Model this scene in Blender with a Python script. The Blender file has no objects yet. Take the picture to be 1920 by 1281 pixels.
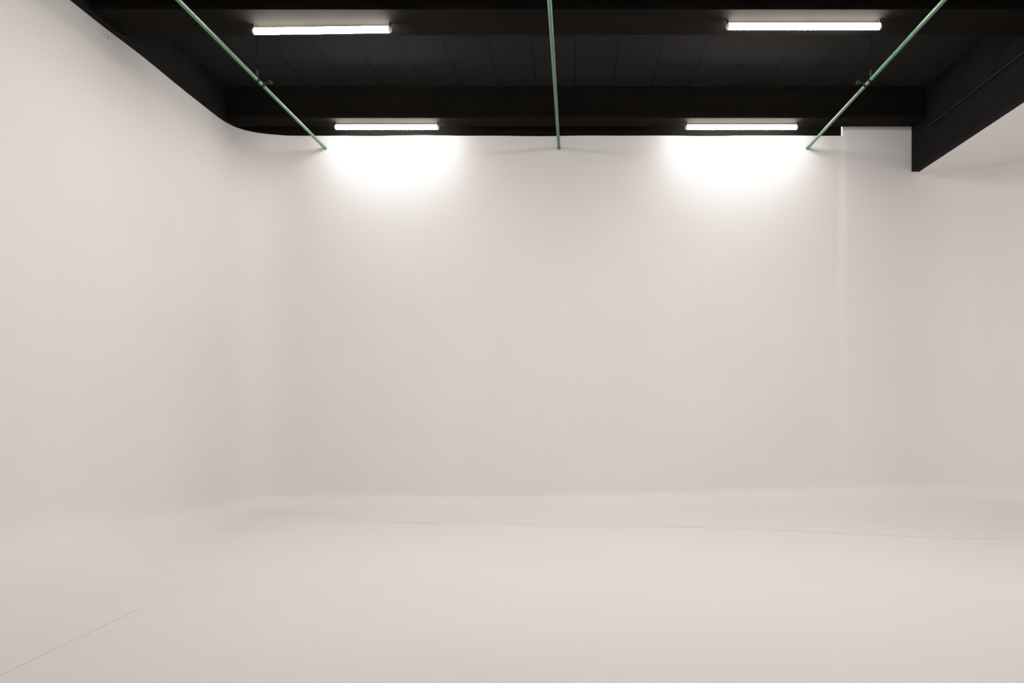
import bpy, bmesh, math
from mathutils import Vector, Matrix
C = bpy.context.scene.collection
S = bpy.context.scene
PI = math.pi
S.view_settings.view_transform = 'Standard'
S.view_settings.exposure = 0.1
# film-like shoulder: highlights roll off softly instead of clipping
S.view_settings.use_curve_mapping = True
cm = S.view_settings.curve_mapping
cm.white_level = (2.0, 2.0, 2.0)
cv = cm.curves[3]
cv.points[0].location = (0, 0); cv.points[-1].location = (1, 1)
for p in ((.1,.2),(.2,.4),(.3,.6),(.36,.71),(.45,.84),(.60,.95),(.8,.99)):
    cv.points.new(*p)
cm.update()

# ------------------------------------------------------------ materials
def mat(name, col, rough=0.6, var=0.0, nscale=3.0, bump=0.0, bscale=40.0, metal=0.0, spec=0.5, stretch=(1,1,1)):
    m = bpy.data.materials.new(name); m.use_nodes = True
    nt = m.node_tree; b = nt.nodes['Principled BSDF']
    b.inputs['Roughness'].default_value = rough
    b.inputs['Metallic'].default_value = metal
    b.inputs['Specular IOR Level'].default_value = spec
    tc = nt.nodes.new('ShaderNodeTexCoord'); mp = nt.nodes.new('ShaderNodeMapping')
    mp.inputs['Scale'].default_value = stretch
    nt.links.new(tc.outputs['Object'], mp.inputs['Vector'])
    n = nt.nodes.new('ShaderNodeTexNoise'); n.inputs['Scale'].default_value = nscale; n.inputs['Detail'].default_value = 3
    nt.links.new(mp.outputs['Vector'], n.inputs['Vector'])
    r = nt.nodes.new('ShaderNodeValToRGB')
    r.color_ramp.elements[0].position = .3; r.color_ramp.elements[1].position = .7
    r.color_ramp.elements[0].color = tuple(c*(1-var) for c in col)+(1,)
    r.color_ramp.elements[1].color = tuple(min(1,c*(1+var)) for c in col)+(1,)
    nt.links.new(n.outputs['Fac'], r.inputs['Fac']); nt.links.new(r.outputs['Color'], b.inputs['Base Color'])
    if bump:
        n2 = nt.nodes.new('ShaderNodeTexNoise'); n2.inputs['Scale'].default_value = bscale
        nt.links.new(tc.outputs['Object'], n2.inputs['Vector'])
        bp = nt.nodes.new('ShaderNodeBump'); bp.inputs['Strength'].default_value = bump; bp.inputs['Distance'].default_value = .01
        nt.links.new(n2.outputs['Fac'], bp.inputs['Height']); nt.links.new(bp.outputs['Normal'], b.inputs['Normal'])
    return m

# one and the same paint covers the walls, the coved corners and the floor
M_wall = mat('white_studio_paint', (.815,.789,.777), .65, .014, 1.0, .03, 60, spec=.25)
M_black = mat('black_wall_paint', (.0108,.0104,.0104), .8, .2, 4, .08, 30, spec=.08)
M_beam = mat('black_beam_paint', (.0084,.0072,.0060), .85, .15, 4, .06, 30, spec=.04)
M_pipe = mat('green_pipe_paint', (.062,.172,.084), .4, .12, 8, .03, 60)
M_dkgreen = mat('dark_green_clamp_paint', (.014,.028,.018), .7, .2, 30, spec=.1)
M_steel = mat('dull_dark_steel', (.025,.025,.024), .6, .15, 40, metal=.4)
M_cap = mat('white_plastic', (.78,.76,.72), .4, .03, 20)
M_conduit = mat('black_conduit_paint', (.0150,.0147,.0145), .6, .15, 20, spec=.1)

def emis(name, col, st):
    m = bpy.data.materials.new(name); m.use_nodes = True
    b = m.node_tree.nodes['Principled BSDF']
    b.inputs['Base Color'].default_value = (.9,.9,.88,1)
    b.inputs['Emission Color'].default_value = col+(1,)
    b.inputs['Emission Strength'].default_value = st
    return m
M_tube = emis('glowing_tube', (1,.962,.91), 68)

# ceiling boards
def ceil_mat():
    m = bpy.data.materials.new('black_board_ceiling'); m.use_nodes = True
    nt = m.node_tree; b = nt.nodes['Principled BSDF']; b.inputs['Roughness'].default_value = .9
    b.inputs['Specular IOR Level'].default_value = .05
    tc = nt.nodes.new('ShaderNodeTexCoord'); mp = nt.nodes.new('ShaderNodeMapping')
    mp.inputs['Rotation'].default_value = (0,0,PI/2)
    nt.links.new(tc.outputs['Object'], mp.inputs['Vector'])
    br = nt.nodes.new('ShaderNodeTexBrick')
    br.inputs['Color1'].default_value = (.0195,.0188,.0190,1); br.inputs['Color2'].default_value = (.0175,.0171,.0174,1)
    br.inputs['Mortar'].default_value = (.0105,.0103,.0105,1)
    br.inputs['Scale'].default_value = 1; br.inputs['Mortar Size'].default_value = .006
    br.inputs['Brick Width'].default_value = 1.1; br.inputs['Row Height'].default_value = .42
    nt.links.new(mp.outputs['Vector'], br.inputs['Vector'])
    nt.links.new(br.outputs['Color'], b.inputs['Base Color'])
    bp = nt.nodes.new('ShaderNodeBump'); bp.inputs['Strength'].default_value = .12; bp.inputs['Distance'].default_value = .01; bp.invert = True
    nt.links.new(br.outputs['Fac'], bp.inputs['Height']); nt.links.new(bp.outputs['Normal'], b.inputs['Normal'])
    return m
M_ceil = ceil_mat()

# ------------------------------------------------------------ mesh helpers
def obj(name, bm, m, parent=None, smooth=False, bevel=0):
    bmesh.ops.recalc_face_normals(bm, faces=bm.faces)
    me = bpy.data.meshes.new(name); bm.to_mesh(me); bm.free()
    o = bpy.data.objects.new(name, me); C.objects.link(o)
    me.materials.append(m)
    if smooth:
        for p in me.polygons: p.use_smooth = True
        try: me.set_sharp_from_angle(angle=math.radians(40))
        except Exception: pass
    if bevel:
        b = o.modifiers.new('bevel','BEVEL'); b.width = bevel; b.segments = 2; b.limit_method = 'ANGLE'
    if parent: o.parent = parent
    return o
def box(bm, x0,x1,y0,y1,z0,z1):
    r = bmesh.ops.create_cube(bm, size=1)
    bmesh.ops.transform(bm, matrix=Matrix.Translation(((x0+x1)/2,(y0+y1)/2,(z0+z1)/2)) @ Matrix.Diagonal((x1-x0,y1-y0,z1-z0,1)), verts=r['verts'])
def cyl(bm, p, q, r, seg=24, r2=None):
    p = Vector(p); q = Vector(q); d = q-p
    rr = bmesh.ops.create_cone(bm, cap_ends=True, segments=seg, radius1=r, radius2=r if r2 is None else r2, depth=d.length)
    rot = Vector((0,0,1)).rotation_difference(d.normalized()).to_matrix().to_4x4()
    bmesh.ops.transform(bm, matrix=Matrix.Translation((p+q)/2) @ rot, verts=rr['verts'])
def torus(bm, c, R, r, axis, n=24, k=10):
    rot = Vector((0,0,1)).rotation_difference(Vector(axis).normalized()).to_matrix()
    rings = []
    for i in range(n):
        a = 2*PI*i/n; ring = []
        for j in range(k):
            t = 2*PI*j/k
            v = Vector(((R+r*math.cos(t))*math.cos(a), (R+r*math.cos(t))*math.sin(a), r*math.sin(t)))
            ring.append(bm.verts.new(rot @ v + Vector(c)))
        rings.append(ring)
    for i in range(n):
        for j in range(k):
            bm.faces.new((rings[i][j], rings[(i+1)%n][j], rings[(i+1)%n][(j+1)%k], rings[i][(j+1)%k]))
def thing(name, label, cat, loc, group=None):
    o = bpy.data.objects.new(name, None); C.objects.link(o); o.location = loc
    o.empty_display_size = .1
    o['label'] = label; o['category'] = cat
    if group: o['group'] = group
    return o
def struct(name, bm, m, **k):
    o = obj(name, bm, m, **k); o['kind'] = 'structure'; return o

# ------------------------------------------------------------ setting
CAMH = 1.25
XL, D, Y0 = -3.755, 7.98, -3.0
LIP = .083
XE = XL-LIP-.004                                  # inner face of the black wall above the left lip
XF = 3.868                                        # left face of the black fascia at the right
ZT, ZB, ZC, ZS = CAMH+3.039, CAMH+3.10, CAMH+3.45, CAMH+2.622   # cyc top, beam underside, ceiling, fascia bottom
XSTEP = 3.075

def lerp(a,b,t): return a+(b-a)*t
def sm(a,b,x):
    t = max(0,min(1,(x-a)/(b-a))); return t*t*(3-2*t)
def pl(pts, x):
    if x <= pts[0][0]: return pts[0][1]
    for (a,b),(c,d) in zip(pts,pts[1:]):
        if x <= c: return lerp(b,d,sm(0,1,(x-a)/(c-a)))
    return pts[-1][1]
AL, AC, AR = 1.15, .42, 1.75                      # floor reach of the cove: left wall, left corner, right
BL, BC, BR = .52, .20, .30                        # its height
def cove(x): return pl([(-3.2,AC),(-1.6,.95),(.8,1.15),(3.98,AR)], x)
def covb(x): return pl([(-3.2,BC),(-1.2,.17),(3.98,BR)], x)
def top_wobble(s): return .006*math.sin(s*2.3)+.004*math.sin(s*5.1+1)
RLM = .62

# right end of the back wall: a soft fold, then a sweep towards the camera
XFOLD = 4.0
def sweep():
    out = []; x, y, ph, ds = XFOLD, D, 0.0, .004; s = 0; FW = .50; F0 = math.radians(22); RR = 2.1; k = 0
    while ph < PI/2:
        if k % 12 == 0: out.append((x,y,ph))
        s += ds; k += 1
        ph = F0*sm(0,FW,s) if s < FW else F0+(s-FW)/RR
        x += math.cos(ph)*ds; y -= math.sin(ph)*ds
    out.append((x,y,PI/2)); return out
SW = sweep()
XR, YR = SW[-1][0], SW[-1][1]

# curve whose curvature eases in and out (tangent angle = smoothstep); used for the cove and the left corner
NC = 28
def _profile(p):
    pts = [(0.0,0.0)]; K = 40
    for i in range(NC*K):
        s = (i+.5)/(NC*K); th = PI/2*(s*s*(3-2*s))**p
        pts.append((pts[-1][0]+math.cos(th), pts[-1][1]+math.sin(th)))
    X, Z = pts[-1]
    return [(1-pts[i*K][0]/X, pts[i*K][1]/Z) for i in range(NC+1)]
PROF = _profile(1); COVE = _profile(1.0)
LB = .232
def heights(b, top):
    h = [(b*pz, po) for po,pz in COVE]
    zl = top-LB
    n = 30
    for i in range(1,n): h.append((lerp(b, zl, i/n), 0))
    for f in (0,.06,.3,.65,1): h.append((lerp(zl, top, f), 0))
    return h
def column(bm, fn, a, b, top, lip):
    col = []; zl = top-LB
    for z,f in heights(b, top):
        x,y,nx,ny = fn(z)
        o = a*f if z < zl else -lip*(z-zl)/LB
        col.append(bm.verts.new((x+nx*o, y+ny*o, z+.001)))
    return col
def sheet(name, cols):
    bm = bmesh.new()
    grid = [column(bm,*c) for c in cols]
    for c0,c1 in zip(grid,grid[1:]):
        for i in range(len(c0)-1):
            bm.faces.new((c0[i],c1[i],c1[i+1],c0[i+1]))
    return bm, grid
def fix(x,y,nx,ny): return lambda z: (x,y,nx,ny)

YS = D-RLM
cols = []
for i in range(81):
    t = i/80; y = lerp(Y0,YS,t); k = sm(YS-2.8,YS,y)
    cols.append((fix(XL,y,1,0), lerp(AL,AC,k), lerp(BL,BC,k), ZT+top_wobble(y)*(1-sm(68,80,i)), LIP))
bm,_ = sheet('wall_left', cols); struct('wall_left', bm, M_wall, smooth=True)

cols = []
for i,(po,pz) in enumerate(PROF):
    s = i/NC; th = PI/2*(s*s*(3-2*s))
    cols.append((fix(XL+RLM*pz, D-RLM+RLM*(1-po), math.cos(th), -math.sin(th)), AC, BC, ZT, LIP*(1-sm(.3,.75,s))))
def backy(x): return D-.013*sm(XSTEP-.06, XSTEP+.06, x)*(1-sm(3.35,3.95,x))   # faint vertical join
xs = [lerp(XL+RLM, XSTEP-.1, i/80) for i in range(1,81)]
xs += [lerp(XSTEP-.1, XSTEP-.001, i/6) for i in range(1,7)] + [lerp(XSTEP+.001, XSTEP+.1, i/6) for i in range(0,7)]
xs += [lerp(XSTEP+.1, XFOLD, i/24) for i in range(1,24)]
for x in xs:
    cols.append((fix(x,backy(x),0,-1), cove(x), covb(x), ZT+.5*top_wobble(x*1.3)*sm(-3.1,-2.4,x)*(1-sm(2.4,2.9,x)), 0))
for (x,y,ph) in SW:
    cols.append((fix(x,y,-math.sin(ph),-math.cos(ph)), AR, BR, ZT, 0))
bm, grid = sheet('wall_back', cols)
# cut the wall off above the low soffit at the right, and raise it to the ceiling between the join and the fascia
kill = [f for f in bm.faces if min(v.co.x for v in f.verts) > XF+.02 and min(v.co.z for v in f.verts) > ZS+.1]
bmesh.ops.delete(bm, geom=kill, context='FACES')
prev = None
for col in grid:
    v0 = col[-1]
    if not v0.is_valid: continue
    x = v0.co.x
    if XSTEP < x < XF+.12:
        v = bm.verts.new((x, v0.co.y, ZC))
        if prev: bm.faces.new((prev[0], v0, v, prev[1]))
        prev = (v0, v)
struct('wall_back', bm, M_wall, smooth=True)
bm,_ = sheet('wall_right', [(fix(XR, lerp(YR,Y0,i/40),-1,0), AR, BR, ZS+.05, 0) for i in range(41)])
struct('wall_right', bm, M_wall, smooth=True)

bm = bmesh.new(); box(bm, XL-.1, XR+.1, Y0, D+.2, -.1, 0); struct('floor', bm, M_wall)
bm = bmesh.new(); box(bm, XL-.25, XF+.2, Y0, D+.4, ZC, ZC+.1); struct('ceiling', bm, M_ceil)
# black upper walls above the white cyclorama
bm = bmesh.new(); box(bm, XE-.12, XE, Y0, D+.2, ZT-.12, ZC); struct('trim_1', bm, M_black)
bm = bmesh.new(); box(bm, XE, XSTEP, D+.03, D+.15, ZT-.12, ZC); struct('trim_2', bm, M_beam)
# transverse beams with a shallow lower flange
def beam(name, y0, y1):
    bm = bmesh.new()
    box(bm, XE, XF, y0+.02, y1-.02, ZB+.045, ZC)
    box(bm, XE, XF, y0, y1, ZB, ZB+.05)
    return struct(name, bm, M_beam, bevel=.006)
beam('trim_3', 5.50, 5.90)
beam('trim_4', 7.62, 7.87)
# right fascia (black) and the low white soffit that starts at its bottom edge
bm = bmesh.new(); box(bm, XF, XF+.09, Y0, D-.012, ZS, ZC); struct('trim_5', bm, M_black, bevel=.002)
bm = bmesh.new(); box(bm, XF+.02, XR+.1, Y0, D+.1, ZS+.003, ZS+.07); struct('trim_6', bm, M_wall)

# ------------------------------------------------------------ tube lights
def tube_light(x, y, L, rot, label):
    t = thing('tube_light', label, 'ceiling light', (x,y,ZB), 'tube lights under the black beams')
    zc = -.056; r = .025
    bm = bmesh.new(); cyl(bm, (-L/2+.02,0,zc), (L/2-.02,0,zc), r, 32); obj('tube', bm, M_tube, t, True)
    for s in (-1,1):
        bm = bmesh.new(); cyl(bm, (s*(L/2-.021),0,zc), (s*(L/2-.012),0,zc), r+.001, 32)
        cyl(bm, (s*(L/2-.012),0,zc), (s*(L/2-.004),0,zc), r+.001, 32, r-.006)
        cyl(bm, (s*(L/2-.004),0,zc), (s*L/2,0,zc), r-.006, 32, r-.014)
        obj('end_cap', bm, M_cap, t, True)
        bm = bmesh.new()
        box(bm, s*(L/2-.014)-.006, s*(L/2-.014)+.006, -.009, .009, zc+r-.004, -.0005)
        obj('mounting_clip', bm, M_conduit, t)
    t.rotation_euler.z = rot
    return t
tube_light(-2.085, 5.71, 1.16, math.radians(-1.5), 'glowing white tube light under the nearer black beam, beside the left green pipe')
tube_light(1.865, 5.65, 1.27, 0, 'glowing white tube light under the nearer black beam, beside the right green pipe')
tube_light(-2.10, 7.74, 1.17, 0, 'glowing white tube light above the left bright patch on the white back wall')
tube_light(1.86, 7.74, 1.26, 0, 'glowing white tube light above the right bright patch on the white back wall')

# ------------------------------------------------------------ green pipes
ZP = CAMH+2.897; RP = .0165
def pipe(x, label, inner):
    yw = D-.001
    t = thing('green_pipe', label, 'pipe', (x, yw, ZP), 'green pipes under the black ceiling')
    bm = bmesh.new(); cyl(bm, (0,Y0+.5-yw,0), (0,-.004,0), RP, 24); obj('tube', bm, M_pipe, t, True)
    bm = bmesh.new(); cyl(bm, (0,-.014,0), (0,0,0), RP+.003, 24); obj('end_collar', bm, M_pipe, t, True)
    if inner:
        y = 6.27-yw
        bm = bmesh.new(); cyl(bm, (0,y-.018,0),(0,y+.018,0), RP+.003, 24)
        box(bm, -.008,.008,y-.010,y+.010,RP,.085)
        obj('clamp', bm, M_dkgreen, t, True, .002)
        bm = bmesh.new(); cyl(bm, (0,y,.080),(0,y,ZC-ZP), .003, 12); obj('hanger_rod', bm, M_beam, t, True)
        y2 = 6.37-yw
        bm = bmesh.new(); cyl(bm, (0,y2-.018,0),(0,y2+.018,0), RP+.003, 24)
        box(bm, min(0,inner*.065), max(0,inner*.065), y2-.008, y2+.008, .008, .018)
        cyl(bm, (inner*.075,y2-.016,.022),(inner*.075,y2+.016,.022), .016, 24)
        c = obj('coupler', bm, M_dkgreen, t, True)
        bm = bmesh.new(); cyl(bm, (inner*.075,y2-.025,.022),(inner*.075,y2-.015,.022), .008, 6); obj('bolt', bm, M_steel, c)
    return t
pipe(-2.873, 'green painted pipe running overhead near the left wall to the back wall', 1)
pipe(-.184, 'green painted pipe running overhead along the middle, without any clamp', 0)
pipe(2.675, 'green painted pipe running overhead near the right black fascia to the back wall', -1)

# ------------------------------------------------------------ conduits, hook
t = thing('conduit', 'thin black conduit running level along the face of the farther beam', 'conduit', (-.1,7.64,CAMH+3.21))
bm = bmesh.new(); cyl(bm, (0,-.009,0),(3.80,-.009,0), .0085, 16); obj('tube', bm, M_beam, t, True)
for i in range(4):
    bm = bmesh.new(); cx=.3+i*1.08; box(bm, cx-.012,cx+.012,-.021,0,-.013,.013); obj('saddle', bm, M_beam, t, bevel=.002)
t = thing('conduit', 'thin black conduit running into the distance along the right black fascia', 'conduit', (XF,7.55,CAMH+2.985))
bm = bmesh.new(); cyl(bm, (-.014,0,0),(-.014,-6.5,0), .013, 16); obj('tube', bm, M_conduit, t, True)
for i in range(5):
    bm = bmesh.new(); cy=-.4-i*1.3; box(bm, -.030,0,cy-.014,cy+.014,-.017,.017); obj('saddle', bm, M_conduit, t, bevel=.002)
t = thing('wall_hook', 'small screw eye near the top edge of the left white wall', 'hook', (XL-.050,5.67,CAMH+2.945))
bm = bmesh.new(); cyl(bm, (-.004,0,0),(.008,0,0), .016, 20); obj('base_plate', bm, M_cap, t, True)
bm = bmesh.new(); cyl(bm, (.004,0,0),(.022,0,0), .004, 12); torus(bm, (.034,0,0), .013,.004,(0,1,0)); obj('eye', bm, M_cap, t, True)

# ------------------------------------------------------------ light + camera
w = bpy.data.worlds.new('studio'); S.world = w; w.use_nodes = True
bg = w.node_tree.nodes['Background']; bg.inputs['Color'].default_value = (1,.968,.955,1); bg.inputs['Strength'].default_value = 1.1
# added out-of-view fill lights: two nearer the camera, one under the right soffit
for x,y,z,p in ((-1.2,4.6,3.04,44),(1.5,4.6,3.04,46),(5.1,3.4,2.55,26)):
    l = bpy.data.lights.new('offscreen_fill_light','AREA'); l.shape='RECTANGLE'; l.size=1.3; l.size_y=.3
    l.energy=p; l.color=(1,.965,.945) if x<5 else (1,.94,.86)
    lo = bpy.data.objects.new('offscreen_fill_light', l); C.objects.link(lo); lo.location=(x,y,CAMH+z)

cd = bpy.data.cameras.new('camera'); cam = bpy.data.objects.new('camera', cd); C.objects.link(cam)
cam.location = (0,0,CAMH); cam.rotation_euler = (PI/2,0,0)
cd.sensor_width = 36; cd.lens = 1300/1920*36
cd.shift_x = -118/1920; cd.shift_y = 109.5/1920
cd.clip_start = .05
S.camera = cam
